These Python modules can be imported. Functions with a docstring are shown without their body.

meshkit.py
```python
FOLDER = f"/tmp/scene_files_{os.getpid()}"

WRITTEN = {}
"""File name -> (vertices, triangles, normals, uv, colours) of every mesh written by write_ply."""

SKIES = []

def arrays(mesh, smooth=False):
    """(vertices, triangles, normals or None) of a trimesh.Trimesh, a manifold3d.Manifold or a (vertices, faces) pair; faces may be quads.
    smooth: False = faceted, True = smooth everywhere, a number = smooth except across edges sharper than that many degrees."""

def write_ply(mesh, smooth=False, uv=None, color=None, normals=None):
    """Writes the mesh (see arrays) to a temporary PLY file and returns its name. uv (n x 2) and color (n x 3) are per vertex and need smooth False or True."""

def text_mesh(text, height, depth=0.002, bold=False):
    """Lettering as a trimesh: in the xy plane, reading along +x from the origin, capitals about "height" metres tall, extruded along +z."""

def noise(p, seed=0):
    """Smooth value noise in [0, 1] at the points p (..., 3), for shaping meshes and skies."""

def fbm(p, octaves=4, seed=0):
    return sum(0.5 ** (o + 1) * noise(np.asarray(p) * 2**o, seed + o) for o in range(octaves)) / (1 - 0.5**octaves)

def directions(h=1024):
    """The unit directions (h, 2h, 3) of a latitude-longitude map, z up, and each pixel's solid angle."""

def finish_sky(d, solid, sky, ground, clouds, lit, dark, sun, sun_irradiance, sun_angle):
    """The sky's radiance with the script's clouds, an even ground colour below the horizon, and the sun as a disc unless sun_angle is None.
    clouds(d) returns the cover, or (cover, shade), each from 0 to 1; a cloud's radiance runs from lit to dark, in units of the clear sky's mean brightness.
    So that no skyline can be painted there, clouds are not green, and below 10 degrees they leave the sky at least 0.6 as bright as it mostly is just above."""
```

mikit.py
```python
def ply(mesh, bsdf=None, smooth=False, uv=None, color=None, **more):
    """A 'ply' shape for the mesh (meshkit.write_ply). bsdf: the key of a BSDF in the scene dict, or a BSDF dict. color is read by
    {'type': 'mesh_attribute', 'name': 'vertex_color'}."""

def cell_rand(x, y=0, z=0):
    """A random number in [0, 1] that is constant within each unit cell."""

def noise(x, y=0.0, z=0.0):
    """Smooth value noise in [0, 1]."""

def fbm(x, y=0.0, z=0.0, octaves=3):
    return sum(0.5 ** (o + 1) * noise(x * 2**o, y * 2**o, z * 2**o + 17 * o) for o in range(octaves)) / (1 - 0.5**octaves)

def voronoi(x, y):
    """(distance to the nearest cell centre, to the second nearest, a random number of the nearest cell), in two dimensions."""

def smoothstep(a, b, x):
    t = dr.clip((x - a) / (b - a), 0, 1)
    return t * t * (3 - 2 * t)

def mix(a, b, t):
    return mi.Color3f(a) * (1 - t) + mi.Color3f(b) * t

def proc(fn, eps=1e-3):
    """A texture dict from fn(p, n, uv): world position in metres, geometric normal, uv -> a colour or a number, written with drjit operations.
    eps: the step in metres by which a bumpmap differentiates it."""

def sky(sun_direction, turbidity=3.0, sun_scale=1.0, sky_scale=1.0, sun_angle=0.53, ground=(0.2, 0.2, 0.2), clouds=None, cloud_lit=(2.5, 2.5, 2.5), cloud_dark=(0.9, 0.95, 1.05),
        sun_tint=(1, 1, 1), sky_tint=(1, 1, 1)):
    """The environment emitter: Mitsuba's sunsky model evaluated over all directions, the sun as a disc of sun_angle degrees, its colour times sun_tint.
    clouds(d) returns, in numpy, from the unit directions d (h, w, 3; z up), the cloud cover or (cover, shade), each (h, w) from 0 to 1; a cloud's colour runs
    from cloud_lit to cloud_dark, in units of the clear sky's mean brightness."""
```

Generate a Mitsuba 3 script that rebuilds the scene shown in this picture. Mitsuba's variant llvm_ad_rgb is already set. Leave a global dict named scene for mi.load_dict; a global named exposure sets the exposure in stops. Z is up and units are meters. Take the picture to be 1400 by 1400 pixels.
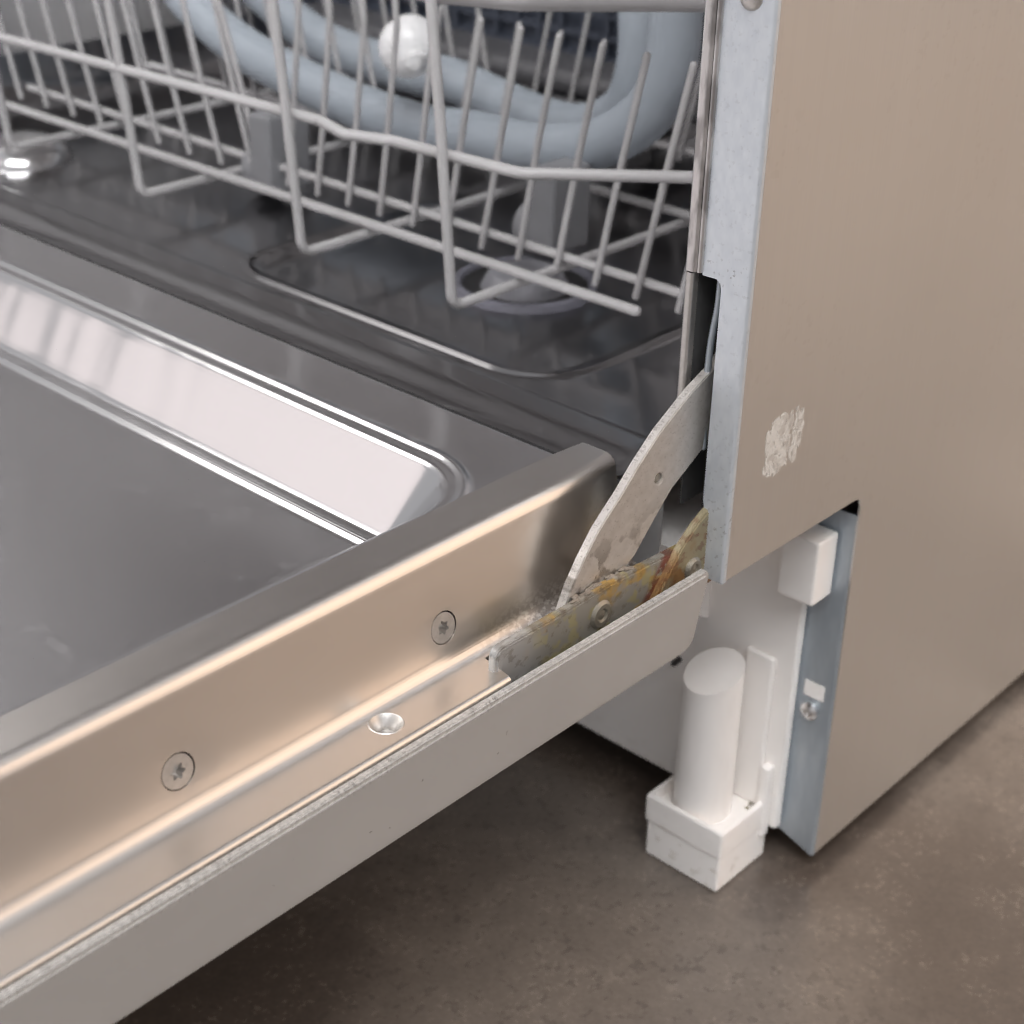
import math, random
import numpy as np, trimesh, manifold3d as m3
import drjit as dr
import mitsuba as mi
import mikit, meshkit
from mikit import noise, fbm, smoothstep, mix
from shapely.geometry import LineString, Polygon, Point

T = mi.ScalarTransform4f
random.seed(7)
rng = np.random.default_rng(7)
scene, labels = {}, {}

# ---------------------------------------------------------------- camera
right = np.array([0.73602019, 0.67669327, 0.01898669])
down = np.array([0.3332941, -0.33781723, -0.88022416])
fwd = np.array([-0.58922774, 0.6541909, -0.47417817])
CAM = np.array([0.2257, -0.3446, 0.4023])
M = np.eye(4)
M[:3, 0], M[:3, 1], M[:3, 2], M[:3, 3] = -right, -down, fwd, CAM
scene['camera'] = {'type': 'thinlens', 'fov': 35.641, 'fov_axis': 'x', 'to_world': T(M), 'aperture_radius': 0.0017,
                   'focus_distance': 0.425, 'near_clip': 0.01, 'far_clip': 60.0}
exposure = 0.22

# ---------------------------------------------------------------- light: indoor lamps, no sky
scene['ambient'] = {'type': 'constant', 'radiance': {'type': 'rgb', 'value': [0.42, 0.42, 0.435]}}


def lamp(key, centre, target, w, h, radiance, label):
    """A real fixture: a housing tray with an emitting diffuser facing the target."""
    c, t = np.array(centre, float), np.array(target, float)
    n = (t - c) / np.linalg.norm(t - c)
    a = np.cross([0, 0, 1.0], n)
    a = a / np.linalg.norm(a) if np.linalg.norm(a) > 1e-3 else np.array([1.0, 0, 0])
    b = np.cross(n, a)
    m = np.eye(4)
    m[:3, 0], m[:3, 1], m[:3, 2], m[:3, 3] = a, b, n, c
    tray = trimesh.creation.box([w + 0.06, h + 0.06, 0.06]); tray.apply_translation([0, 0, -0.035]); tray.apply_transform(m)
    scene[key + '__housing'] = mikit.ply(tray, {'type': 'diffuse', 'reflectance': {'type': 'rgb', 'value': [.5, .5, .5]}})
    v = np.array([[-w / 2, -h / 2, 0], [w / 2, -h / 2, 0], [w / 2, h / 2, 0], [-w / 2, h / 2, 0]])
    sheet = trimesh.Trimesh(v, [[0, 1, 2], [0, 2, 3]], process=False); sheet.apply_transform(m)
    scene[key + '__diffuser'] = mikit.ply(sheet, {'type': 'diffuse', 'reflectance': {'type': 'rgb', 'value': [.7, .7, .7]}},
                                          emitter={'type': 'area', 'radiance': {'type': 'rgb', 'value': list(radiance)}})
    labels[key] = {'label': label, 'category': 'lamp'}


lamp('window_lamp', (-1.75, -2.30, 1.95), (0, 0, 0.2), 3.1, 2.6, (0.70, 0.645, 0.655), 'large cool white lamp panel shining from the front left')
lamp('ceiling_lamp', (1.0, -1.2, 2.6), (0.1, 0, 0.2), 2.1, 1.2, (7.8, 7.8, 7.9), 'cool white lamp panel overhead in front of the appliance')
lamp('ceiling_lamp_001', (-2.1, 0.2, 2.45), (-.1, -.05, 0.2), 1.5, 0.6, (3.6, 3.5, 3.45), 'cool white lamp panel overhead to the left of the appliance')
lamp('work_lamp', (1.65, 2.05, 1.52), (0, 0, 0.6), 3.3, 2.8, (1.14, 0.80, 0.545), 'wide warm lamp standing beyond the right side of the appliance')

# ---------------------------------------------------------------- materials


def rgb(*c):
    return {'type': 'rgb', 'value': list(c)}


def principled(base, rough, metallic=0.0, spec=0.5, **k):
    d = {'type': 'principled', 'base_color': base if isinstance(base, dict) else rgb(*base),
         'roughness': rough if isinstance(rough, dict) else float(rough), 'metallic': float(metallic), 'specular': float(spec)}
    d.update(k)
    return d


def mat(key, d, bump=None, scale=1.0, eps=2e-4):
    if bump is not None:
        d = {'type': 'bumpmap', 'arbitrary': mikit.proc(bump, eps), 'scale': scale, 'bsdf': d}
    scene[key] = {'type': 'twosided', 'bsdf': d}


def spots(p, cell, thr, soft=0.08):
    return smoothstep(thr, thr + soft, noise(p.x / cell, p.y / cell, p.z / cell))


def liner_col(p, n, uv):
    grime = smoothstep(-0.095, -0.05, p.y) * smoothstep(0.178, 0.166, p.z) * smoothstep(.36, .6, fbm(p.x * 900, p.y * 900, p.z * 900))
    grime = grime + 0.45 * smoothstep(-0.045, -0.022, p.y) * smoothstep(.195, .185, p.z) * smoothstep(.46, .66, fbm(p.x * 420, p.y * 420, p.z * 420, 4))
    wear = 0.06 * (fbm(p.x * 60, p.y * 25, p.z * 60) - .5)
    base = mix((.75, .715, .68), (.70, .66, .62), fbm(p.x * 30, p.y * 12, p.z * 30)) + wear
    return mix(base, (.16, .11, .075), dr.clip(grime * .7, 0, 1))


def liner_rough(p, n, uv):
    return 0.29 + 0.05 * fbm(p.x * 90, p.y * 40, p.z * 90) + 0.25 * smoothstep(-0.09, -0.05, p.y) * smoothstep(0.18, 0.166, p.z)


mat('steel_liner', principled(mikit.proc(liner_col), mikit.proc(liner_rough), 1.0))


def plate_rough(p, n, uv):
    spot = smoothstep(.66, .72, fbm(p.x * 240, p.y * 240, 5.0, 3)) * smoothstep(.52, .66, fbm(p.x * 18, p.y * 18, 2.0))
    return 0.145 + 0.06 * fbm(p.x * 40, p.y * 40, p.z * 40) + .12 * spot


mat('steel_plate', principled((.69, .682, .685), mikit.proc(plate_rough), 1.0))
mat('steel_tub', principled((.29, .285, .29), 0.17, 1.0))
mat('steel_wall', principled((.84, .83, .83), 0.42, 0.75))


def side_col(p, n, uv):
    grain = noise(p.y * 2200, p.z * 16) * .6 + noise(p.y * 700, p.z * 6) * .4
    c = mix((.645, .63, .605), (.665, .65, .625), grain) * (0.96 + 0.08 * fbm(p.y * 9, p.z * 7, 3.0))
    sp = smoothstep(.66, .74, fbm(p.y * 420, p.z * 420, 5.0, 4)) * smoothstep(.5, .7, fbm(p.y * 30, p.z * 30, 9.0))
    lt = smoothstep(.68, .76, fbm(p.y * 300, p.z * 200, 15.0, 4)) * smoothstep(.5, .65, fbm(p.y * 24, p.z * 24, 19.0))
    return mix(mix(c, (.38, .34, .31), sp * .08), (.68, .65, .60), lt * .08)


def side_rough(p, n, uv):
    return 0.245 + 0.04 * noise(p.y * 900, p.z * 10) + .05 * fbm(p.y * 14, p.z * 10, 8.0)


mat('steel_side', principled(mikit.proc(side_col), mikit.proc(side_rough), 0.8), bump=lambda p, n, uv: fbm(p.y * 7, p.z * 6, 2.0), scale=0.0022, eps=2e-3)


def zinc_col(p, n, uv):
    sp = fbm(p.x * 700, p.y * 700, p.z * 260)
    c = mix((.56, .60, .645), (.66, .70, .735), sp)
    dirt = smoothstep(.64, .76, fbm(p.x * 900, p.y * 900, p.z * 700, 4)) * (0.15 + 0.4 * smoothstep(.200, .180, p.z) + .7 * smoothstep(.006, .0, dr.abs(p.z - .2545)))
    return mix(c, (.13, .12, .12), dr.clip(dirt, 0, 1) * .6)


mat('zinc', principled(mikit.proc(zinc_col), 0.42, 0.55))


def bracket_zinc(p, n, uv):
    sp = fbm(p.x * 300, 0.0, p.z * 60)
    return mix((.33, .375, .42), (.44, .485, .52), sp)


mat('zinc_dark', principled(mikit.proc(bracket_zinc), 0.42, 0.6))


def panel_col(p, n, uv):
    c = mix((.425, .423, .415), (.465, .462, .452), fbm(p.x * 40, p.y * 40, p.z * 40))
    edge = smoothstep(.1642, .1676, p.z + .0012 * (fbm(p.y * 220, p.z * 220, 6.0) - .5))
    s = fbm(p.y * 1500, (p.z - p.x) * 800, 1.0, 4)
    c = mix(c, (.74, .73, .71), edge * smoothstep(.38, .70, s) * .34)
    c = mix(c, (.12, .11, .10), edge * smoothstep(.60, .70, fbm(p.y * 1900, (p.z - p.x) * 1100, 5.0, 3)) * smoothstep(.35, .6, fbm(p.y * 60, 3.0, 1.0)) * .45)
    chip = smoothstep(.83, .86, fbm(p.y * 620, p.z * 620, 2.0, 3)) * smoothstep(.62, .68, fbm(p.y * 26, p.z * 26, 27.0))
    return mix(c, (.10, .085, .07), chip * .8)


mat('panel_paint', principled(mikit.proc(panel_col), 0.38, 0.45))


def arm_col(p, n, uv):
    s = fbm(p.x * 500, p.y * 500, p.z * 500)
    c = mix((.52, .49, .45), (.66, .63, .60), s)
    grime = smoothstep(.196, .172, p.z) * smoothstep(.48, .62, fbm(p.y * 190, p.z * 190, 4.0, 4)) + smoothstep(-.0133, -.0136, p.x) * .7 * smoothstep(.50, .64, fbm(p.x * 900, p.y * 1900, p.z * 1900, 3)) * .6 + .3 * smoothstep(.66, .76, fbm(p.x * 1500, p.y * 1500, p.z * 1500, 3))
    return mix(c, (.14, .115, .09), dr.clip(grime, 0, 1) * .75)


mat('arm_steel', principled(mikit.proc(arm_col), 0.45, 0.75), bump=lambda p, n, uv: fbm(p.x * 1600, p.y * 1600, p.z * 1600), scale=0.00007)


def yellow_col(p, n, uv):
    s = fbm(p.y * 110, p.z * 140, 1.0, 4)
    c = mix((.30, .285, .25), (.42, .27, .08), smoothstep(.46, .60, s) * .95)
    c = mix(c, (.40, .35, .15), smoothstep(.52, .7, fbm(p.y * 260, p.z * 260, 8.0)) * .6)
    c = mix((.38, .375, .365), c, smoothstep(-.080, -.066, p.y))
    rust = smoothstep(.0045, .001, dr.abs(p.y + .0195 - (p.z - .168) * .75)) * smoothstep(.25, .45, fbm(p.y * 500, p.z * 500, 5.0))
    c = mix(c, (.17, .035, .022), rust * .85)
    dirt = smoothstep(.54, .70, fbm(p.x * 420, p.y * 420, p.z * 420, 5)) * .6
    dirt = dirt + smoothstep(.1722, .1745, p.z) * smoothstep(.40, .55, fbm(p.x * 500, p.y * 300, p.z * 500, 4)) * .6
    dirt = dirt + smoothstep(.007, .003, dr.sqrt(dr.square(p.y + .0462) + dr.square(p.z - .1668))) * .45
    return mix(c, (.15, .12, .09), dr.clip(dirt, 0, 1) * .7)


def cheek_col(p, n, uv):
    s = fbm(p.y * 160, p.z * 130, 31.0, 4)
    c = mix((.31, .265, .17), (.27, .15, .06), smoothstep(.42, .58, s) * smoothstep(.180, .166, p.z))
    dirt = smoothstep(.52, .68, fbm(p.x * 420, p.y * 420, p.z * 420, 5)) * .55
    return mix(c, (.16, .07, .04), dr.clip(dirt, 0, 1))


mat('cheek_zinc', principled(mikit.proc(cheek_col), 0.42, 0.5), bump=lambda p, n, uv: fbm(p.x * 700, p.y * 700, p.z * 700), scale=0.0002)
mat('grime', principled(mikit.proc(lambda p, n, uv: mix((.10, .08, .062), (.26, .22, .18), fbm(p.x * 900, p.y * 900, p.z * 900))), 0.5, 0.0))
mat('edge_steel', principled(mikit.proc(lambda p, n, uv: mix((.36, .345, .34), (.62, .60, .59), smoothstep(.38, .6, fbm(p.x * 300, p.y * 300, p.z * 90, 4)))), 0.3, 0.9))
mat('chrome', principled((.82, .81, .80), 0.25, 1.0))
mat('white_gloss', principled((.86, .86, .86), 0.25, 0.0))
mat('yellow_zinc', principled(mikit.proc(yellow_col), 0.48, 0.5), bump=lambda p, n, uv: fbm(p.x * 700, p.y * 700, p.z * 700), scale=0.0002)


def screw_col(p, n, uv):
    return mix((.50, .48, .455), (.62, .60, .58), fbm(p.x * 900, p.y * 900, p.z * 900))


mat('screw_steel', principled(mikit.proc(screw_col), 0.40, 0.9))


def white_col(p, n, uv):
    c = mix((.86, .835, .81), (.82, .79, .76), fbm(p.x * 45, p.y * 45, p.z * 30))
    d = smoothstep(.60, .75, fbm(p.x * 300, p.y * 300, p.z * 300, 4)) * smoothstep(.03, .005, p.z) * .35
    return mix(c, (.42, .36, .28), d)


mat('white_clean', principled((.84, .83, .82), 0.35, 0.0))
mat('white_plastic', principled(mikit.proc(white_col), 0.42, 0.0))
mat('rack_coat', principled((.47, .463, .463), 0.36, 0.0))
mat('rivet_zinc', principled((.27, .245, .20), .42, .6))
mat('hose_rubber', principled(mikit.proc(lambda p, n, uv: mix((.30, .34, .38), (.36, .40, .44), fbm(p.x * 40, p.y * 40, p.z * 40))), 0.45, 0.0))
mat('lilac_plastic', principled((.17, .17, .20), 0.3, 0.0))
mat('grey_plastic', principled((.42, .425, .44), 0.4, 0.0))
mat('wheel_plastic', principled((.24, .244, .255), 0.4, 0.0))
mat('arm_plastic', principled((.085, .085, .09), 0.45, 0.0))
mat('dark_lattice', principled((.055, .064, .085), 0.5, 0.0))
mat('slot_grey', principled((.06, .06, .06), .5, 0.2))
mat('black_rubber', principled((.025, .024, .024), 0.55, 0.0))
mat('lid_plastic', principled((.26, .26, .28), 0.22, 0.2))
mat('clear_plastic', principled((.80, .80, .80), 0.12, 0.3))


def residue_col(p, n, uv):
    return mix((.50, .475, .44), (.64, .625, .59), smoothstep(.35, .6, fbm(p.y * 420, p.z * 420, 2.0)))


mat('residue', principled(mikit.proc(residue_col), 0.55, 0.2))


def floor_col(p, n, uv):
    big = fbm(p.x * 9, p.y * 9, 1.0, 4)
    mid = fbm(p.x * 90, p.y * 90, 4.0, 4)
    fine = fbm(p.x * 700, p.y * 700, 7.0, 3)
    c = mix((.080, .063, .052), (.168, .141, .119), smoothstep(.30, .70, big) * .8)
    c = c * (0.84 + 0.32 * mid) * (.88 + .24 * fine)
    c = mix(c, (.28, .235, .19), smoothstep(.62, .76, fine) * smoothstep(.44, .62, mid) * .22)
    return mix(c, (.06, .05, .043), smoothstep(.60, .76, fbm(p.x * 330, p.y * 330, 3.0, 4)) * .35)


mat('floor_mat', principled(mikit.proc(floor_col), mikit.proc(lambda p, n, uv: 0.22 + .14 * fbm(p.x * 30, p.y * 30, 9.0)), 0.0, 0.75),
    bump=lambda p, n, uv: fbm(p.x * 260, p.y * 260, 2.0), scale=0.00018, eps=5e-4)

# ---------------------------------------------------------------- mesh helpers


def put(key, mesh, m, smooth=30, label=None, kind=None):
    k, i = key, 0
    while k in scene:
        i += 1
        k = f'{key}_{i:03d}'
    scene[k] = mikit.ply(mesh, m, smooth=smooth)
    if label or kind:
        labels[k] = {}
        if label: labels[k]['label'] = label
        if kind: labels[k]['kind'] = kind
    return k


def fillet(pts, r, n=6):
    """Round the inner corners of a polyline (2-D or 3-D)."""
    p = [np.array(q, float) for q in pts]
    rr = r if isinstance(r, (list, tuple)) else [r] * len(p)
    out = [p[0]]
    for i in range(1, len(p) - 1):
        a, b = p[i - 1] - p[i], p[i + 1] - p[i]
        la, lb = np.linalg.norm(a), np.linalg.norm(b)
        a, b = a / la, b / lb
        ang = math.acos(np.clip(a @ b, -1, 1))
        if rr[i] <= 0 or abs(math.pi - ang) < 1e-3:
            out.append(p[i]); continue
        t = min(rr[i] / math.tan(ang / 2), .48 * la, .48 * lb)
        R_ = t * math.tan(ang / 2)
        c = p[i] + (a + b) / np.linalg.norm(a + b) * R_ / math.sin(ang / 2)
        s, e = p[i] + a * t - c, p[i] + b * t - c
        th = math.acos(np.clip(s @ e / (np.linalg.norm(s) * np.linalg.norm(e)), -1, 1))
        for k in range(n + 1):
            u = k / n
            out.append(c + (math.sin((1 - u) * th) * s + math.sin(u * th) * e) / math.sin(th))
    out.append(p[-1])
    return np.array(out)


def spline(pts, n=12):
    p = np.array(pts, float)
    p = np.vstack([2 * p[0] - p[1], p, 2 * p[-1] - p[-2]])
    out = []
    for i in range(1, len(p) - 2):
        for k in range(n):
            t = k / n
            out.append(.5 * (2 * p[i] + (p[i + 1] - p[i - 1]) * t + (2 * p[i - 1] - 5 * p[i] + 4 * p[i + 1] - p[i + 2]) * t * t
                             + (3 * p[i] - p[i - 1] - 3 * p[i + 1] + p[i + 2]) * t ** 3))
    out.append(p[-2])
    return np.array(out)


def tube(pts, r, sides=10, dome=True):
    p = np.array(pts, float)
    t = np.gradient(p, axis=0) if len(p) > 2 else np.repeat((p[1] - p[0])[None], 2, 0)
    t /= np.linalg.norm(t, axis=1, keepdims=True)
    rad = np.full(len(p), r)
    if dome:
        def cap(q, d):
            return [(q + d * r * math.sin(a), r * math.cos(a)) for a in (math.radians(80), math.radians(50), math.radians(25))]
        s, e = cap(p[0], -t[0]), cap(p[-1], t[-1])
        p = np.vstack([[x[0] for x in s], p, [x[0] for x in e[::-1]]])
        rad = np.r_[[x[1] for x in s], rad, [x[1] for x in e[::-1]]]
        t = np.vstack([[t[0]] * 3, t, [t[-1]] * 3])
    u = np.cross(t[0], [0.3, 0.2, 1.0]); u /= np.linalg.norm(u)
    ang = np.arange(sides) * 2 * np.pi / sides
    V = []
    for i in range(len(p)):
        u = u - t[i] * (u @ t[i]); u /= np.linalg.norm(u)
        w = np.cross(t[i], u)
        V.append(p[i] + rad[i] * (np.cos(ang)[:, None] * u + np.sin(ang)[:, None] * w))
    V = np.array(V).reshape(-1, 3)
    F, n = [], len(p)
    for i in range(n - 1):
        for j in range(sides):
            a, b = i * sides + j, i * sides + (j + 1) % sides
            F += [[a, b, b + sides], [a, b + sides, a + sides]]
    V = np.vstack([V, p[0], p[-1]])
    for j in range(sides):
        F.append([len(V) - 2, (j + 1) % sides, j])
        F.append([len(V) - 1, (n - 1) * sides + j, (n - 1) * sides + (j + 1) % sides])
    return trimesh.Trimesh(V, F, process=False)


def lathe(prof, n=40):
    """prof: (r, z) pairs, spun about z."""
    prof = np.array(prof, float)
    a = np.arange(n) * 2 * np.pi / n
    V = np.stack([prof[:, None, 0] * np.cos(a), prof[:, None, 0] * np.sin(a), np.repeat(prof[:, 1:2], n, 1)], -1).reshape(-1, 3)
    F = []
    for i in range(len(prof) - 1):
        for j in range(n):
            p, q = i * n + j, i * n + (j + 1) % n
            F += [[p, q, q + n], [p, q + n, p + n]]
    return trimesh.Trimesh(V, F, process=False)


def rbox(lo, hi, r=0.001, seg=8):
    """A box with rounded edges."""
    lo, hi = np.array(lo, float), np.array(hi, float)
    r = min(r, .49 * (hi - lo).min())
    s = m3.Manifold.sphere(r, seg)
    pts = [s.translate([x, y, z]) for x in (lo[0] + r, hi[0] - r) for y in (lo[1] + r, hi[1] - r) for z in (lo[2] + r, hi[2] - r)]
    return m3.Manifold.batch_hull(pts)


def prism(poly, h, axis):
    """A shapely polygon given in the two other axes, extruded h along axis ('x': (y,z), 'y': (x,z), 'z': (x,y)) from 0."""
    c = m3.CrossSection([np.array(poly.exterior.coords)[:-1]] + [np.array(q.coords)[:-1] for q in poly.interiors], m3.FillRule.EvenOdd)
    s = c.extrude(h)
    if axis == 'x':
        s = s.transform([[0, 0, 1, 0], [1, 0, 0, 0], [0, 1, 0, 0]])
    elif axis == 'y':
        s = s.transform([[1, 0, 0, 0], [0, 0, 1, 0], [0, 1, 0, 0]])
        s = s.mirror([0, 0, 0]) if False else s
    return s


def tm(man):
    m = man.to_mesh()
    t = trimesh.Trimesh(np.array(m.vert_properties)[:, :3], np.array(m.tri_verts), process=False)
    if t.volume < 0:
        t.invert()
    return t


def plate_x(poly, x0, x1, bev=0.0004):
    """A plate in the y-z plane from x0 to x1 with small bevels on the x1 side."""
    a = prism(poly, (x1 - x0) - bev, 'x').translate([x0, 0, 0])
    inner = poly.buffer(-bev)
    parts = [a]
    # bevel as a few shrinking slices
    for k in range(3):
        u0, u1 = k / 3, (k + 1) / 3
        q = poly.buffer(-bev * (1 - math.sqrt(max(0, 1 - u1 ** 2))))
        parts.append(prism(q, bev * (u1 - u0) + 1e-6, 'x').translate([x1 - bev + bev * u0 - 1e-6, 0, 0]))
    return tm(m3.Manifold.batch_boolean(parts, m3.OpType.Add))


def box(lo, hi):
    b = trimesh.creation.box(np.array(hi, float) - np.array(lo, float))
    b.apply_translation((np.array(hi, float) + np.array(lo, float)) / 2)
    return b


def cat(*ms):
    return trimesh.util.concatenate(list(ms))


def heightfield(xs, ys, fn):
    X, Y = np.meshgrid(xs, ys, indexing='ij')
    V = np.stack([X, Y, fn(X, Y)], -1).reshape(-1, 3)
    n, m = len(xs), len(ys)
    i, j = np.meshgrid(np.arange(n - 1), np.arange(m - 1), indexing='ij')
    a = (i * m + j).ravel()
    F = np.vstack([np.c_[a, a + m, a + m + 1], np.c_[a, a + m + 1, a + 1]])
    return trimesh.Trimesh(V, F, process=False)


def sstep(a, b, x):
    t = np.clip((x - a) / (b - a), 0, 1)
    return t * t * (3 - 2 * t)


def rrect_sd(X, Y, x0, x1, y0, y1, r):
    """Signed distance to a rounded rectangle, negative inside."""
    qx = np.abs(X - (x0 + x1) / 2) - (x1 - x0) / 2 + r
    qy = np.abs(Y - (y0 + y1) / 2) - (y1 - y0) / 2 + r
    return np.hypot(np.maximum(qx, 0), np.maximum(qy, 0)) + np.minimum(np.maximum(qx, qy), 0) - r


# ---------------------------------------------------------------- floor
fl = heightfield(np.linspace(-3.5, 3.5, 8), np.linspace(-3.5, 4.5, 9), lambda X, Y: 0 * X)
put('floor', fl, 'floor_mat', smooth=False)
labels['floor'] = {'label': 'dark brown speckled concrete floor under the appliance', 'kind': 'structure'}

# ================================================================ DISHWASHER
D = 'dishwasher'
labels[D] = {'label': 'stainless steel dishwasher with its door hanging open and white plastic base', 'category': 'dishwasher'}
Wd, Hd, Dp = 0.598, 0.86, 0.58

# ---- right side sheet (outer face x = 0) with the notch at its lower front corner
NB, NZ = 0.0780, 0.1605          # notch depth and height
side_poly = Polygon([(0.0016, NZ), (NB - 0.004, NZ), (NB - 0.001, NZ - .001), (NB, NZ - 0.004), (NB + 0.0016, 0.0085 + .012), (NB + .0016, 0.0085), (Dp, 0.0085), (Dp, Hd), (0.0016, Hd)])
put(D + '__side_panel', plate_x(side_poly, -0.0008, 0.0, 0.0003), 'steel_side', smooth=25)
# left outer sheet, top, back: seen by the light only
put(D + '__far_side_panel', tm(prism(side_poly, 0.0008, 'x').translate([-Wd, 0, 0])), 'steel_side', smooth=25)
put(D + '__top_panel', box((-Wd + .001, 0.002, Hd - .001), (-0.001, Dp, Hd)), 'steel_side', smooth=False)
put(D + '__rear_panel', box((-Wd + .001, Dp - .001, .02), (-0.001, Dp, Hd - .0015)), 'steel_side', smooth=False)

# ragged adhesive residue of a torn sticker on the side sheet
patch = Polygon([(.0158, .2064), (.0195, .2078), (.0238, .2087), (.0262, .2072), (.0281, .2090), (.0318, .2078), (.0352, .2062), (.0361, .2015), (.0353, .1955),
                 (.0338, .1908), (.0312, .1889), (.0296, .1915), (.0281, .1888), (.0262, .1905), (.0232, .1878), (.0201, .1885), (.0172, .1898), (.0150, .1913), (.0163, .1956), (.0152, .2005)])
from shapely import affinity, union_all
blobs = []
while len(blobs) < 620:
    cy, cz = rng.uniform(.0145, .0365), rng.uniform(.1875, .2092)
    slit = abs(cy - .0292 - (cz - .198) * .10 - .0006 * math.sin(cz * 900))
    if not patch.buffer(-.0005).contains(Point(cy, cz)) or slit < .0007 or (cy < .0185 and cz > .2045):
        continue
    e = affinity.scale(Point(0, 0).buffer(1, 4), rng.uniform(.0002, .0007), rng.uniform(.0003, .0011))
    blobs.append(affinity.translate(affinity.rotate(e, rng.uniform(-35, 15)), cy, cz))
pieces = union_all(blobs)
geo = [g for g in getattr(pieces, 'geoms', [pieces]) if g.area > 1.5e-7]
put(D + '__side_panel__sticker_residue', cat(*[tm(prism(g, 0.00008, 'x').translate([0.00005, 0, 0])) for g in geo]), 'residue', smooth=False,
    label='torn pale sticker residue on the side panel')

# ---- front flange: folded zinc strip at the front right edge
prof = fillet([(-0.0115, 0.0), (0.0, 0.0), (0.0, 0.0026)], [0, 0.0015, 0], 5)


def lstrip(prof2, th, z0, z1, pad=None):
    s = LineString(prof2).buffer(th / 2, cap_style='flat', join_style='round')
    return prism(s, z1 - z0, 'z').translate([0, 0, z0])


up = LineString(fillet([(-0.0160, 0.0004), (-0.0004, 0.0004), (-0.0004, 0.0018)], [0, 0.0014, 0], 6)).buffer(0.0004, cap_style='flat')
fl1 = prism(up, Hd - .16, 'z').translate([0, 0, 0.16])
slot = Polygon([(-0.020, 0.150), (-0.020, 0.2527), (-0.0112, 0.2527), (-0.0098, 0.2517), (-0.0094, 0.2500), (-0.0094, 0.1850), (-0.0076, 0.1780), (-0.0073, .150)])
fl1 = fl1 - prism(slot, 0.02, 'y').translate([0, -0.01, 0]).mirror([0, 0, 0]) if False else fl1
sl = m3.CrossSection([np.array(slot.exterior.coords)[:-1]], m3.FillRule.EvenOdd).extrude(0.02).rotate([90, 0, 0]).translate([0, 0.01, 0])
fl1 = fl1 - sl
put(D + '__front_flange', tm(fl1), 'zinc', smooth=30)
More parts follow.
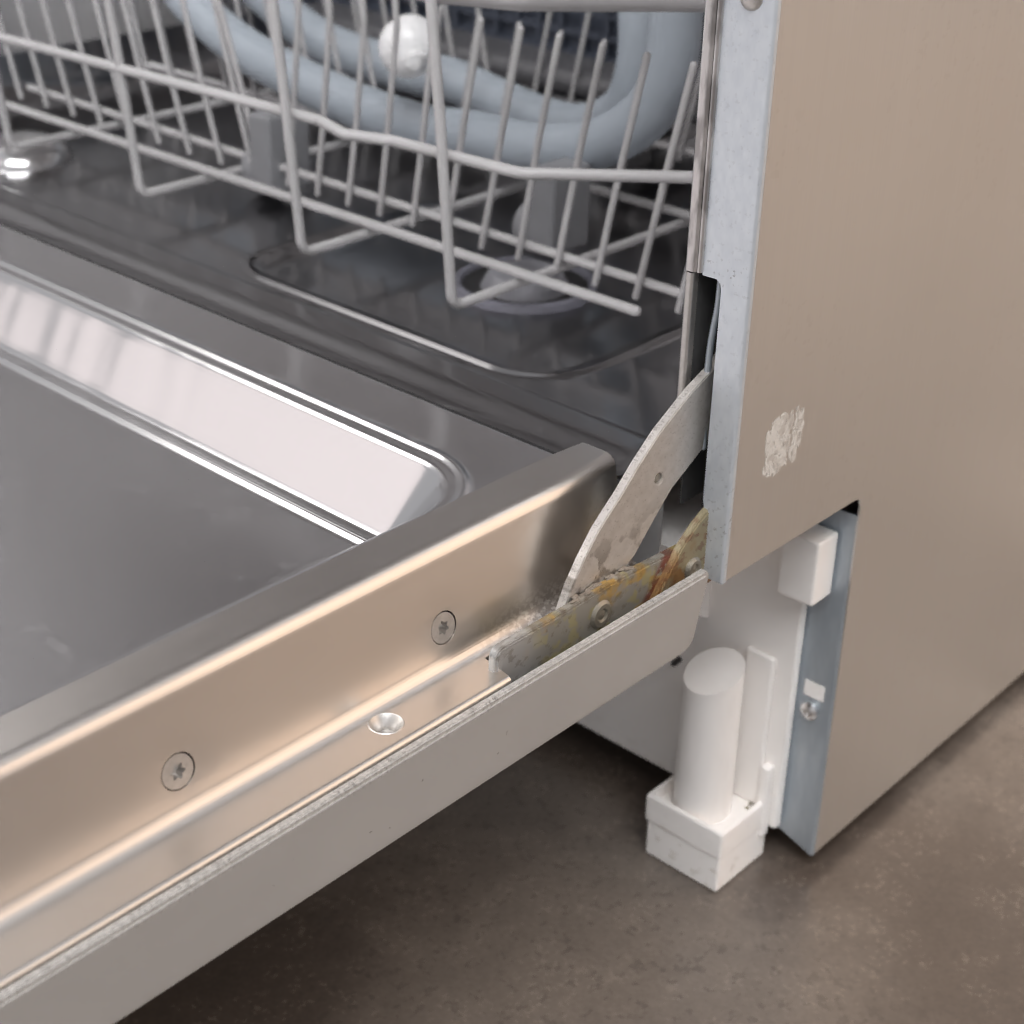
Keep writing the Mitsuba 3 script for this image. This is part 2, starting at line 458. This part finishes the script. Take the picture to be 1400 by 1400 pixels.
# the fold's inner leg, deeper in the slot, and its wavy spring wire
put(D + '__front_flange__inner_leg', box((-0.0080, 0.0012, 0.162), (-0.0074, 0.0300, 0.262)), 'zinc_dark', smooth=False)
put(D + '__front_flange__spring_wire', tube(spline([(-0.0118, .003, .254), (-0.0120, .003, .244), (-0.0130, .003, .236), (-.0136, .003, .228), (-.0137, .003, .212), (-.0130, .003, .200)], 6), 0.0010, 8), 'zinc_dark', smooth=True)
# round rivet at the top of the flange
rv = lathe([(0.0001, .0016), (.0015, .0015), (.0028, .0011), (.0034, .0004), (.0035, 0)], 28)
rv.apply_transform(trimesh.transformations.rotation_matrix(math.radians(90), [1, 0, 0])); rv.apply_translation([-0.0078, 0.0001, 0.3280])
put(D + '__front_flange__rivet', rv, 'screw_steel', smooth=40)

# ---- tub: steel lining with its pressed floor
tx0, tx1, ty1, tz1 = -0.574, -0.0205, 0.555, 0.835


def tub_floor(X, Y):
    z = np.full_like(X, 0.1745)
    z += .0105 * sstep(.040, .020, Y) - .0035 * sstep(.012, .000, Y)
    sd = rrect_sd(X, Y, -0.292, -0.110, 0.0455, 0.50, 0.028)
    z += .0017 * np.exp(-(sd / .0017) ** 2) - .0030 * sstep(0.001, -.012, sd)
    for w in (tx1 - X, X - tx0, ty1 - Y):
        d = np.clip(w, 0, .030)
        z += .030 - np.sqrt(np.maximum(.030 ** 2 - (.030 - d) ** 2, 0))
    return z


xs = np.unique(np.r_[np.linspace(tx0, -0.47, 30), np.linspace(-0.47, -0.452, 20), np.linspace(-.452, -.145, 110), np.linspace(-.145, -.10, 70), np.linspace(-.10, -.052, 30), tx1 - .0305 * np.linspace(0, 1, 28) ** 1.6])
ys = np.unique(np.r_[np.linspace(-.004, .042, 46), np.linspace(.042, .056, 34), np.linspace(.056, .50, 130), np.linspace(.50, ty1, 28)])
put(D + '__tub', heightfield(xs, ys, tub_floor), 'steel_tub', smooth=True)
walls = cat(box((tx1, 0.0008, 0.196), (tx1 + .0006, ty1, tz1)), box((tx0 - .0006, 0.0008, 0.196), (tx0, ty1, tz1)), box((tx0, ty1, 0.196), (tx1, ty1 + .0006, tz1)),
            box((tx0, .0008, tz1), (tx1, ty1, tz1 + .0006)), box((tx0, -.0046, .157), (tx1, -.0040, .1812)))
put(D + '__tub__wall', walls, 'steel_wall', smooth=False)
# rolled front edge of the tub on the right
rim = fillet([(-0.0162, 0.0012), (-0.0162, -0.0010), (-0.0170, -0.0010), (-0.0170, 0.0004), (-0.0176, .0004), (-0.0176, -0.0016), (-0.0206, -0.0016), (-0.0206, 0.004)], .0007, 4)
rimp = LineString(rim).buffer(.00035, cap_style='flat')
rm = prism(rimp, tz1 - .2535, 'z').translate([0, 0, .2535])
put(D + '__tub__front_edge', tm(rm), 'edge_steel', smooth=35)
low = LineString(fillet([(-0.0184, .0020), (-0.0184, -0.0014), (-0.0204, -0.0014), (-0.0204, 0.004)], .0006, 4)).buffer(.00035, cap_style='flat')
put(D + '__tub__front_edge', tm(prism(low, .2535 - .196, 'z').translate([0, 0, .1955])), 'screw_steel', smooth=35)
put(D + '__tub__slot_lining', cat(box((-0.0180, .012, .155), (-.0082, .0126, .2535)), box((-0.0186, .0012, .180), (-.0180, .0120, .2535))), 'slot_grey', smooth=False)
# dark door seal along the tub sill
put(D + '__tub__seal', tube([(tx0 + .01, -.0095, .1815), (-.030, -.0095, .1815)], .0045, 12), 'black_rubber', smooth=True)

# salt container cap, ridged
SC = (-.190, .122, -.0022)
cap = lathe([(.0305, .1735), (.0300, .1765), (.0290, .1773), (.0272, .1770), (.0262, .1752), (.0262, .1735)], 56); cap.apply_translation(SC)
put(D + '__tub__salt_cap', cap, 'lilac_plastic', smooth=35, label='round ridged salt container cap in the tub floor')
bowl = lathe([(.0262, .1752), (.0240, .1742), (.0190, .1740), (.0186, .1742)], 48); bowl.apply_translation(SC)
put(D + '__tub__salt_bowl', bowl, 'black_rubber', smooth=35)
tw = [(.0186, .1740)]
for k in range(6):
    tw += [(.0186 - .0006 * k, .1746 + .0011 * k), (.0180 - .0006 * k, .1751 + .0011 * k), (.0176 - .0006 * k, .1754 + .0011 * k)]
tw += [(.0120, .1818), (.0001, .1820)]
twist = lathe(tw, 48); twist.apply_translation(SC)
put(D + '__tub__salt_lid', twist, 'lid_plastic', smooth=25, label='shiny ridged lid on the salt container')
# spray arm hub and arm, low over the floor
arm = rbox((-.52, .272, .205), (-.08, .312, .219), .006)
put(D + '__spray_arm', tm(arm), 'arm_plastic', smooth=50, label='dark spray arm low over the tub floor')
hub = lathe([(.034, .168), (.030, .186), (.020, .2045), (.0001, .2045)], 40); hub.apply_translation([-.30, .292, 0])
put(D + '__spray_arm__hub', hub, 'arm_plastic', smooth=40)
dome = lathe([(.026, .1700), (.0255, .1760), (.022, .1815), (.015, .1850), (.007, .1866), (.0001, .1870)], 40); dome.apply_translation([-.487, .072, 0])
put(D + '__tub__filter_cap', dome, 'steel_plate', smooth=True, label='small shiny domed steel cap in the tub floor')

# ---- white base
put(D + '__base_panel', tm(rbox((-Wd + .004, .0735, .0150), (-.0145, .0776, .1530), .001)), 'white_plastic', smooth=30, label='white plastic base panel under the tub')
put(D + '__base_panel__underside', box((-Wd + .004, .0786, .0180), (-.0225, Dp - .01, .0200)), 'white_plastic', smooth=False)
put(D + '__base_panel__front_beam', box((-Wd + .004, .0060, .1490), (-.0200, .0734, .1605)), 'white_plastic', smooth=False)
put(D + '__base_panel__rib', tm(rbox((-.0340, .0706, .0238), (-.0216, .0733, .0895), .0012)), 'white_plastic', smooth=30)
gus = Polygon([(.006, .1488), (.0735, .1488), (.0735, .092), (.060, .100), (.020, .128)])
put(D + '__base_panel__gusset', tm(prism(gus, .003, 'x').translate([-.0560, 0, 0])), 'white_plastic', smooth=20)
put(D + '__base_panel__side_strip', tm(rbox((-.0214, .0690, .0120), (-.0172, .0734, .0440), .001)), 'white_plastic', smooth=30)
put(D + '__base_panel__clip', tm(rbox((-.0205, .0650, .1205), (-.0062, .0774, .1450), .0009)), 'white_plastic', smooth=30, label='white clip at the top of the notch')
put(D + '__base_panel__peg', tube([(-.0640, .0735, .0690), (-.0640, .0700, .0686)], .0012, 10), 'black_rubber', smooth=True)

# ---- levelling foot
F = D + '__foot'
post = tm((m3.Manifold.cylinder(.100, .0109, .0106, 64).translate([0, 0, .015])).trim_by_plane(np.array([.087, .39, -1.0]) / 1.0770, -.0845 / 1.0770)); post.apply_translation([-.0370, .0567, 0])
put(F, post, 'white_plastic', smooth=40, label='white levelling foot with a round post in a square cap')
capo = rbox((-.0530, .0430, .0165), (-.0180, .0755, .0285), .0010)
well = rbox((-.0510, .0450, .0235), (-.0200, .0735, .0400), .0005)
put(F + '__cap', tm(capo - well), 'white_plastic', smooth=30)
put(F + '__base', tm(rbox((-.0522, .0438, .0004), (-.0188, .0748, .0175), .0010)), 'white_plastic', smooth=30)
grit = [trimesh.creation.icosphere(0, rng.uniform(.0004, .0009)).apply_translation([rng.uniform(-.0245, -.0205), rng.uniform(.066, .073), .0240]) for _ in range(26)]
put(F + '__grit', cat(*grit), 'yellow_zinc', smooth=False, kind='stuff')

# ---- zinc flange at the back of the notch
B = D + '__side_flange'
bp = LineString(fillet([(-0.0178, NB + .0006), (-0.0006, NB + .0006), (-0.0006, NB + .0026)], [0, .0014, 0], 6)).buffer(.0004, cap_style='flat')
bm = prism(bp, .1445, 'z').translate([0, 0, .0080])
bm = bm - m3.CrossSection([np.array([(-.03, 0), (-.0020, 0), (-.0020, .0083), (-.0150, .0128), (-.03, .0140)])], m3.FillRule.EvenOdd).extrude(.03).rotate([90, 0, 0]).translate([0, NB + .015, 0])
hole = rbox((-.0129, NB - .01, .0755), (-.0040, NB + .01, .0825), .0004)
bm = bm - hole
put(B, tm(bm), 'zinc_dark', smooth=30, label='blue grey zinc flange along the back of the notch')
put(B + '__window', tm(rbox((-.0127, NB + .0002, .0757), (-.0042, NB + .0022, .0823), .0003)), 'white_plastic', smooth=False, label='small white square seen through the flange')


def cross_screw(R_, h, key, at, rot, m='screw_steel', kind='cross', smooth=25):
    s = tm(m3.Manifold.cylinder(h, R_, R_, 48) )
    body = m3.Manifold.cylinder(h, R_, R_ * .985, 56)
    if kind == 'cross':
        body = body ^ m3.Manifold.sphere(R_ * 1.55, 64).translate([0, 0, h - R_ * 1.55 + .0002])
        cut = m3.Manifold.cube([R_ * 1.15, R_ * .26, h], True) + m3.Manifold.cube([R_ * .26, R_ * 1.15, h], True)
        body = body - cut.translate([0, 0, h * .95])
    else:
        a = np.linspace(0, 2 * np.pi, 97)[:-1]
        rr = R_ * (.400 + .085 * np.cos(6 * a))
        star = m3.CrossSection([np.c_[rr * np.cos(a), rr * np.sin(a)]], m3.FillRule.EvenOdd).extrude(.0030)
        body = body - star.translate([0, 0, h - .0024])
        body = body - (m3.Manifold.cylinder(.002, R_ * 2, R_ * 2, 56) - m3.Manifold.cylinder(.002, R_ * 1.06, R_ * .86, 56)).translate([0, 0, h - .0009])
    t = tm(body)
    t.apply_transform(rot)
    t.apply_translation(at)
    return put(key, t, m, smooth=smooth)


RX = trimesh.transformations.rotation_matrix(math.radians(90), [1, 0, 0])
cross_screw(.0036, .0024, B + '__screw', (-.0090, NB + .0002, .0703), RX, 'chrome')

# ================================================================ the open door, lying level
DR = D + '__door'
Y0, YE = -0.560, -0.0055
# outer panel: the grey painted edge facing us, folded in along its top rim
pp = Polygon([(Y0, .1425), (-.0165, .1425), (-.0128, .1432), (-.0108, .1452), (YE, .1650), (YE - .0004, .1665), (YE - .0018, .1674), (Y0, .1674)])
put(DR, plate_x(pp, -.0030, -.0006, .0015), 'panel_paint', smooth=35, label='open door lying level, its edge in worn grey paint')
put(DR + '__front_sheet', box((-Wd + .004, Y0, .1426), (-.0031, -.012, .1434)), 'panel_paint', smooth=False)
put(DR + '__far_edge', box((-Wd, Y0, .1426), (-Wd + .003, -.012, .198)), 'panel_paint', smooth=False)
put(DR + '__end_edge', box((-Wd + .004, Y0 - .002, .1426), (-.0031, Y0 - .0005, .198)), 'panel_paint', smooth=False)
put(DR + '__insulation', box((-Wd + .004, Y0 + .001, .1450), (-.030, -.030, .1620)), 'black_rubber', smooth=False)

# steel liner edge: lip, flange, wall, rolled top, strip
tilt = math.tan(math.radians(10.0))
wx = lambda z: -.0225 - tilt * (z - .1785)
FZ = .1670
path = fillet([(-.0049, .1636), (-.0049, FZ), (wx(FZ), FZ), (wx(.2000), .2000), (-.0408, .2000), (-.0416, .1985)], [0, .0014, .0052, .0040, .0004, 0], 9)
sheet = LineString(path).buffer(.0004, cap_style='flat', join_style='round')
L = YE - Y0 - .0125
cs = m3.CrossSection([np.array(sheet.exterior.coords)[:-1]], m3.FillRule.EvenOdd)
lin = cs.extrude(L).rotate([90, 0, 0]).translate([0, Y0 + L, 0])
ye = Y0 + L                                        # liner ends here, close to the cabinet
# flange cut short beyond the corner
cut = Polygon([(-.0160, -.0858), (-.0050, -.0876), (.002, -.0878), (.002, .05), (-.0152, .05), (-.0160, -.06)])
lin = lin - prism(cut, .02, 'z').translate([0, 0, .1580])
# pockets for the two star screws and the countersunk hole in the flange
SCR = [(-.1800, .1785), (-.0949, .1782)]
for (sy, sz) in SCR:
    lin = lin - m3.Manifold.cylinder(.012, .00462, .00462, 48, True).rotate([0, 90 - 10, 0]).translate([wx(sz), sy, sz])
HX, HY = -.0133, -.1243
lin = lin - m3.Manifold.cylinder(.01, .0043, .0043, 56).translate([HX, HY, .1620])
lin = lin.refine_to_length(.006)


def warp(v):
    v = np.array(v)
    t = np.clip((v[:, 1] + .056) / (ye + .056), 0, 1) ** 3
    front = sstep(-.043, -.029, v[:, 0])
    v[:, 0] -= .0030 * t * front * sstep(.160, .172, v[:, 2])
    v[:, 2] -= .0012 * t * (v[:, 2] > .19)
    # pressed dimple round each screw
    for (sy, sz) in SCR:
        d = np.hypot(v[:, 1] - sy, v[:, 2] - sz)
        v[:, 0] -= .0003 * np.exp(-(d / .0066) ** 4) * sstep(.169, .172, v[:, 2]) * (v[:, 0] > -.03) * (v[:, 0] < -.018)
    return v


lm = tm(lin)
lm.vertices = warp(lm.vertices)
put(DR + '__liner', lm, 'steel_liner', smooth=32, label='polished steel edge of the door lining')
for (sy, sz) in SCR:
    ry = trimesh.transformations.rotation_matrix(math.radians(90 - 10.0), [0, 1, 0])
    spin = trimesh.transformations.rotation_matrix(.35 if sy < -.1 else .1, [0, 0, 1])
    cross_screw(.0044, .0030, DR + '__screw', (wx(sz) - .0030, sy, sz - .0006), ry @ spin, kind='star')
ring = lathe([(.00462, FZ + .00045), (.0044, FZ + .00062), (.0041, FZ + .0005), (.0024, FZ - .0020), (.0024, FZ - .0032)], 48); ring.apply_translation([HX, HY, 0])
put(DR + '__countersunk_hole', ring, 'screw_steel', smooth=35)
pin = lathe([(.0023, FZ - .0030), (.0001, FZ - .0030)], 24); pin.apply_translation([HX, HY, 0])
put(DR + '__countersunk_hole__plug', pin, 'screw_steel', smooth=False)

# pressed steel plate with the recess
px1, py1 = -.0395, -.0270


def plate(X, Y):
    sd = rrect_sd(X, Y, -.545, -.0425, Y0 + .06, -.0575, .025)
    z = np.full_like(X, .1990)
    run = .0190
    u = np.clip(-sd / run, 0, 1)
    wob = meshkit.fbm(np.stack([(X + .5 * Y) * 60, Y * 22, 0 * X], -1), 3, 5) - .5
    z -= .0190 * np.interp(u, [0, .05, .12, .20, .80, .88, .95, 1], [0, .012, .055, .14, .86, .945, .988, 1])
    z += .0011 * np.exp(-((sd - .0040) / .0016) ** 2)            # raised bead along the rim
    z += .0011 * np.exp(-((sd + run + .0044) / .0016) ** 2)      # second bead along the foot
    z += .0013 * wob * sstep(.0, .25, u) * sstep(1.0, .75, u) * sstep(-.10, -.20, X)
    z -= .0022 * sstep(py1 - .004, py1, Y) ** 2                  # rolled end
    z += .00016 * (meshkit.fbm(np.stack([X * 26, Y * 26, 0 * X], -1), 2, 3) - .5)
    return z


xs = np.unique(np.r_[np.linspace(-.592, -.545, 20), np.linspace(-.545, -.10, 180), np.linspace(-.10, px1, 110)])
ys = np.unique(np.r_[np.linspace(Y0, -.51, 20), np.linspace(-.51, -.49, 8), np.linspace(-.49, -.095, 110), np.linspace(-.095, -.045, 150), np.linspace(-.045, py1, 40)])
pl = heightfield(xs, ys, plate)
put(DR + '__inner_plate', pl, 'steel_plate', smooth=True, label='steel inside of the door with a pressed recess')
put(DR + '__inner_plate__end_lip', box((-.592, py1 + .0001, .165), (px1, py1 + .0006, .1962)), 'steel_plate', smooth=False)
put(DR + '__corner_seal', tm(rbox((-.0410, -.0268, .1700), (-.0335, -.0180, .1900), .003)), 'black_rubber', smooth=40)

# ---- hinge
HG = D + '__hinge_arm'
outer = [(.0200, .2350), (.0120, .2300), (.0038, .2244), (-.0055, .2205), (-.0193, .2125), (-.0285, .2051), (-.0355, .1985), (-.0405, .1945), (-.0444, .1912), (-.0503, .1843), (-.0550, .1777), (-.0592, .1690), (-.0592, .1640),
         (-.0360, .1640), (-.0344, .1721), (-.0270, .1763), (-.0198, .1839), (-.0115, .1919), (-.0038, .1963), (.0017, .1995), (.0080, .2045), (.0200, .2120)]
ap = Polygon(outer).buffer(.0008).buffer(-.0008)
hp = Point(-.0183, .1976).buffer(.0017)
put(HG, plate_x(ap.difference(hp), -.0152, -.0125, .0005), 'arm_steel', smooth=30, label='curved bright steel hinge arm running into the cabinet')
hs = lathe([(.0001, 0), (.0007, .0002), (.0013, .0000), (.0017, -.0004)], 20)
hs.apply_transform(trimesh.transformations.rotation_matrix(math.radians(90), [0, 1, 0])); hs.apply_translation([-.0132, -.0183, .1976])
put(HG + '__pin', hs, 'yellow_zinc', smooth=True)
HB = D + '__hinge_bracket'
bpoly = Polygon([(-.0892, .1600), (-.0892, .1722), (-.0880, .1736), (-.0862, .1742), (-.0580, .1742), (-.0432, .1748), (-.0165, .1734), (.0030, .1725), (.0030, .1560), (-.085, .1560)])
put(HB, plate_x(bpoly.buffer(-.0026).buffer(.0026), -.0114, -.0090, .0009), 'yellow_zinc', smooth=35, label='grimy yellow zinc hinge bracket inside the door edge')


def rivet(key, y, z, x, r):
    q = lathe([(.0001, .0010), (r * .35, .0007), (r * .5, .0012), (r * .8, .0012), (r, .0004), (r * 1.02, -.0004)], 30)
    q.apply_transform(trimesh.transformations.rotation_matrix(math.radians(90), [0, 1, 0])); q.apply_translation([x, y, z])
    put(key, q, 'rivet_zinc', smooth=35)


rivet(HB + '__rivet', -.0462, .1664, -.0092, .0044)
HC = D + '__hinge_cheek'
chk = Polygon([(.0070, .1862), (.0026, .1839), (-.0054, .1800), (-.0129, .1744), (-.0181, .1683), (-.0233, .1622), (-.0250, .1560), (.0070, .1560)])
put(HC, plate_x(chk, -.0092, -.0070, .0010), 'cheek_zinc', smooth=35, label='rusty yellow cheek plate where the hinge meets the cabinet')
rivet(HC + '__rivet', -.0062, .1655, -.0069, .0036)
# grime lump where arm and bracket meet
lump = []
for k in range(60):
    r = rng.uniform(.0004, .0011)
    q = trimesh.creation.icosphere(2, 1.0)
    q.vertices = q.vertices * (.75 + .5 * meshkit.noise(q.vertices * 2.2 + k * 9.1, k)[:, None]) * [r * .8, r * rng.uniform(1.2, 2.6), r * .55]
    q.apply_translation([rng.uniform(-.0122, -.0102), -.045 + rng.normal() * .0055, .1742 + rng.uniform(-.0006, .0006)])
    lump.append(q)
put(HB + '__grime', cat(*lump), 'grime', smooth=True, kind='stuff')

# ================================================================ LOWER RACK
K = 'dish_rack'
labels[K] = {'label': 'grey coated wire lower rack standing inside the tub', 'category': 'dish rack'}
RU, RT = .00205, .00142
for x in (-.4665, -.361, -.252, -.167):
    p = fillet([(x - .002, .0470, .300), (x - .001, .0500, .262), (x, .0555, .1885 - .0015), (x, .50, .1885)], [0, .01, .006, 0], 8)
    put(K + '__upright', tube(p, RU, 10), 'rack_coat', smooth=True)
rail = fillet([(-.56, .090, .2432), (-.512, .0452, .2432), (-.36, .0515, .2432), (-.2405, .0570, .2430), (-.2180, .0505, .2430), (-.200, .0570, .2430), (-.138, .0605, .2430), (-.085, .1085, .2430), (-.060, .150, .2430), (-.052, .19, .2430), (-.052, .50, .2430)],
              [0, .012, 0, .006, .006, .006, .012, .02, .02, .02, 0], 6)
put(K + '__front_rail', tube(rail, .0022, 10), 'rack_coat', smooth=True)
put(K + '__bottom_wire', tube([(-.545, .0905, .1912), (-.1075, .0905, .1924)], .0020, 10), 'rack_coat', smooth=True)
rimp3 = fillet([(-.565, .09, .302), (-.52, .043, .302), (-.1775, .0555, .302), (-.146, .0680, .302), (-.100, .118, .302), (-.060, .165, .302), (-.048, .20, .302), (-.048, .50, .302)], [0, .01, .008, .008, .02, .02, .02, 0], 6)
put(K + '__top_rim', tube(rimp3, .0062, 14), 'rack_coat', smooth=True)
for i, y in enumerate((.1165, .195, .275, .355, .435)):
    put(K + '__cross_wire', tube([(-.545, y, .1925), (-.052, y, .1925)], .0019, 8), 'rack_coat', smooth=True)
bl = [-.549 + .0245 * k for k in range(9)]           # left bank leans left
for i, x in enumerate(bl):
    if x > -.34: continue
    put(K + '__tine', tube([(x, .1135, .1870), (x - .0095, .1125, .222), (x - .0195, .1110, .266)], RT, 8), 'rack_coat', smooth=True)
put(K + '__tine', tube([(-.3475, .1135, .1870), (-.3575, .1125, .2256), (-.3680, .1110, .262)], RT, 8), 'rack_coat', smooth=True)
xr = [-.329 + .02035 * k for k in range(12)]         # right bank leans right, with a kink
for i, x in enumerate(xr):
    j = rng.uniform(-.0008, .0008)
    if i < 5:
        p = [(x, .1135, .1870), (x + .0078 + j, .1125, .227), (x + .0150 + j, .1115, .2690), (x + .0135 + j, .1110, .296)]
    else:
        p = [(x, .1135, .1870), (x + .0098 + j, .1125, .232), (x + .0205 + j, .1115, .2780)]
    put(K + '__tine', tube(fillet(p, .01, 3), RT, 8), 'rack_coat', smooth=True)
for y in (.195, .275, .355):
    for k in range(20):
        x = -.545 + .0245 * k
        if y > .3 and x < -.25: continue
        lean = -.016 if x < -.33 else .016
        put(K + '__tine', tube([(x, y - .002, .1885), (x + lean * .5, y - .003, .222), (x + lean, y - .003, .258)], RT * .9, 6), 'rack_coat', smooth=True)
for k in range(9):                                      # right side wall of the rack
    y = .165 + .036 * k
    put(K + '__side_wire', tube([(-.064, y, .1925), (-.0525, y, .2430), (-.0485, y + .004, .300)], RT, 6), 'rack_coat', smooth=True)
for k in range(22):                                     # rear wall of the rack
    x = -.545 + .0225 * k
    put(K + '__rear_wire', tube([(x, .488, .1925), (x, .496, .243), (x, .500, .300)], RT, 6), 'rack_coat', smooth=True)
wp = np.array([(.0001, -.006), (.0080, -.006), (.0090, -.0052), (.0150, -.0052), (.0172, -.0052), (.0182, -.0035), (.0182, .0035), (.0172, .0052), (.0150, .0052), (.0090, .0052), (.0080, .006), (.0001, .006)])
for (x, y) in ((-.344, .122), (-.197, .150)):
    blk = rbox((x - .0075, y - .0125, .1800), (x + .0075, y + .0125, .2165), .0022)
    put(K + '__wheel_bracket', tm(blk), 'wheel_plastic', smooth=40)
    w = lathe(wp * [.62, .8], 32)
    w.apply_transform(trimesh.transformations.rotation_matrix(math.radians(90), [0, 1, 0])); w.apply_translation([x - .0125, y, .1870])
    put(K + '__wheel', w, 'wheel_plastic', smooth=35)

# ================================================================ HOSE lying in the rack
H = 'drain_hose'
labels[H] = {'label': 'smooth blue grey hose coiled inside the wire rack', 'category': 'hose'}
hc = [(-.150, .20, .345), (-.1560, .182, .318), (-.1580, .172, .2930), (-.1565, .168, .2640), (-.1630, .168, .2455), (-.1775, .169, .2310), (-.2005, .170, .2190), (-.2338, .170, .2125), (-.2671, .170, .2115), (-.2986, .170, .2085), (-.3383, .170, .2100),
      (-.3824, .170, .2155), (-.4235, .172, .2220), (-.4643, .178, .2310), (-.505, .190, .2420), (-.535, .215, .255)]
hb = [(-.545, .245, .262), (-.502, .232, .2435), (-.4597, .222, .2320), (-.4214, .216, .2225), (-.3856, .215, .2190), (-.3441, .215, .2180), (-.3238, .215, .2186), (-.2910, .215, .2139), (-.2629, .215, .2105), (-.2383, .216, .2120), (-.2184, .218, .2240),
      (-.2123, .220, .2442), (-.2160, .224, .2681), (-.226, .235, .292), (-.26, .255, .315), (-.32, .275, .325)]
put(H, tube(spline(hc + hb, 10), .0108, 20), 'hose_rubber', smooth=True)
labels[H] = {'label': 'smooth blue grey hose coiled inside the wire rack', 'category': 'hose'}
# white fitting
W = 'hose_fitting'
labels[W] = {'label': 'round white plastic fitting with a small clear knob lying on the hose', 'category': 'fitting'}
wf = lathe([(.0001, .0150), (.0045, .0148), (.0090, .0130), (.0122, .0095), (.0132, .0050), (.0132, -.004), (.0120, -.0065), (.0001, -.0065)], 40)
dirv = np.array([.55, -.75, .05]); dirv /= np.linalg.norm(dirv)
R4 = trimesh.geometry.align_vectors([0, 0, 1], dirv)
wf.apply_transform(R4); wf.apply_translation([-.2905, .1545, .2490])
put(W + '__cap', wf, 'white_gloss', smooth=True)
kn = lathe([(.0001, .0100), (.0030, .0096), (.0042, .0080), (.0044, .003), (.0052, .001), (.0052, -.002)], 24)
kn.apply_transform(R4); kn.apply_translation(np.array([-.2905, .1545, .2490]) + dirv * .012 + np.array([.004, .003, -.004]))
put(W + '__knob', kn, 'clear_plastic', smooth=35)

# ================================================================ cutlery basket at the back of the rack
G = 'cutlery_basket'
labels[G] = {'label': 'dark blue grey lattice cutlery basket standing in the rack behind the hose', 'category': 'basket'}
gx0, gx1, gy0, gy1, gz0, gz1 = -.545, -.268, .302, .402, .1965, .295
bars = []
for z in np.linspace(gz0 + .012, gz1, 9):
    bars.append(box((gx0, gy0, z - .0015), (gx1, gy0 + .003, z + .0015)))
    bars.append(box((gx1 - .003, gy0 + .0032, z - .0015), (gx1, gy1, z + .0015)))
put(G + '__rails', cat(*bars), 'dark_lattice', smooth=False)
bars = [box((x - .0015, gy0 - .0006, gz0), (x + .0015, gy0 + .0036, gz1 + .001)) for x in np.linspace(gx0, gx1, 19)]
bars += [box((gx1 - .0036, y - .0015, gz0), (gx1 + .0006, y + .0015, gz1 + .001)) for y in np.linspace(gy0 + .008, gy1, 8)]
put(G + '__staves', cat(*bars), 'dark_lattice', smooth=False)
put(G + '__skirt', box((gx0 + .001, gy0 + .0037, gz0 + .0025), (gx1 - .004, gy0 + .0055, .226)), 'dark_lattice', smooth=False)
put(G + '__rear_wall', box((gx0, gy1 - .004, gz0 + .003), (gx1 - .004, gy1 - .001, gz1)), 'dark_lattice', smooth=False)
put(G + '__floor', box((gx0, gy0 + .004, gz0), (gx1 - .004, gy1, gz0 + .002)), 'dark_lattice', smooth=False)
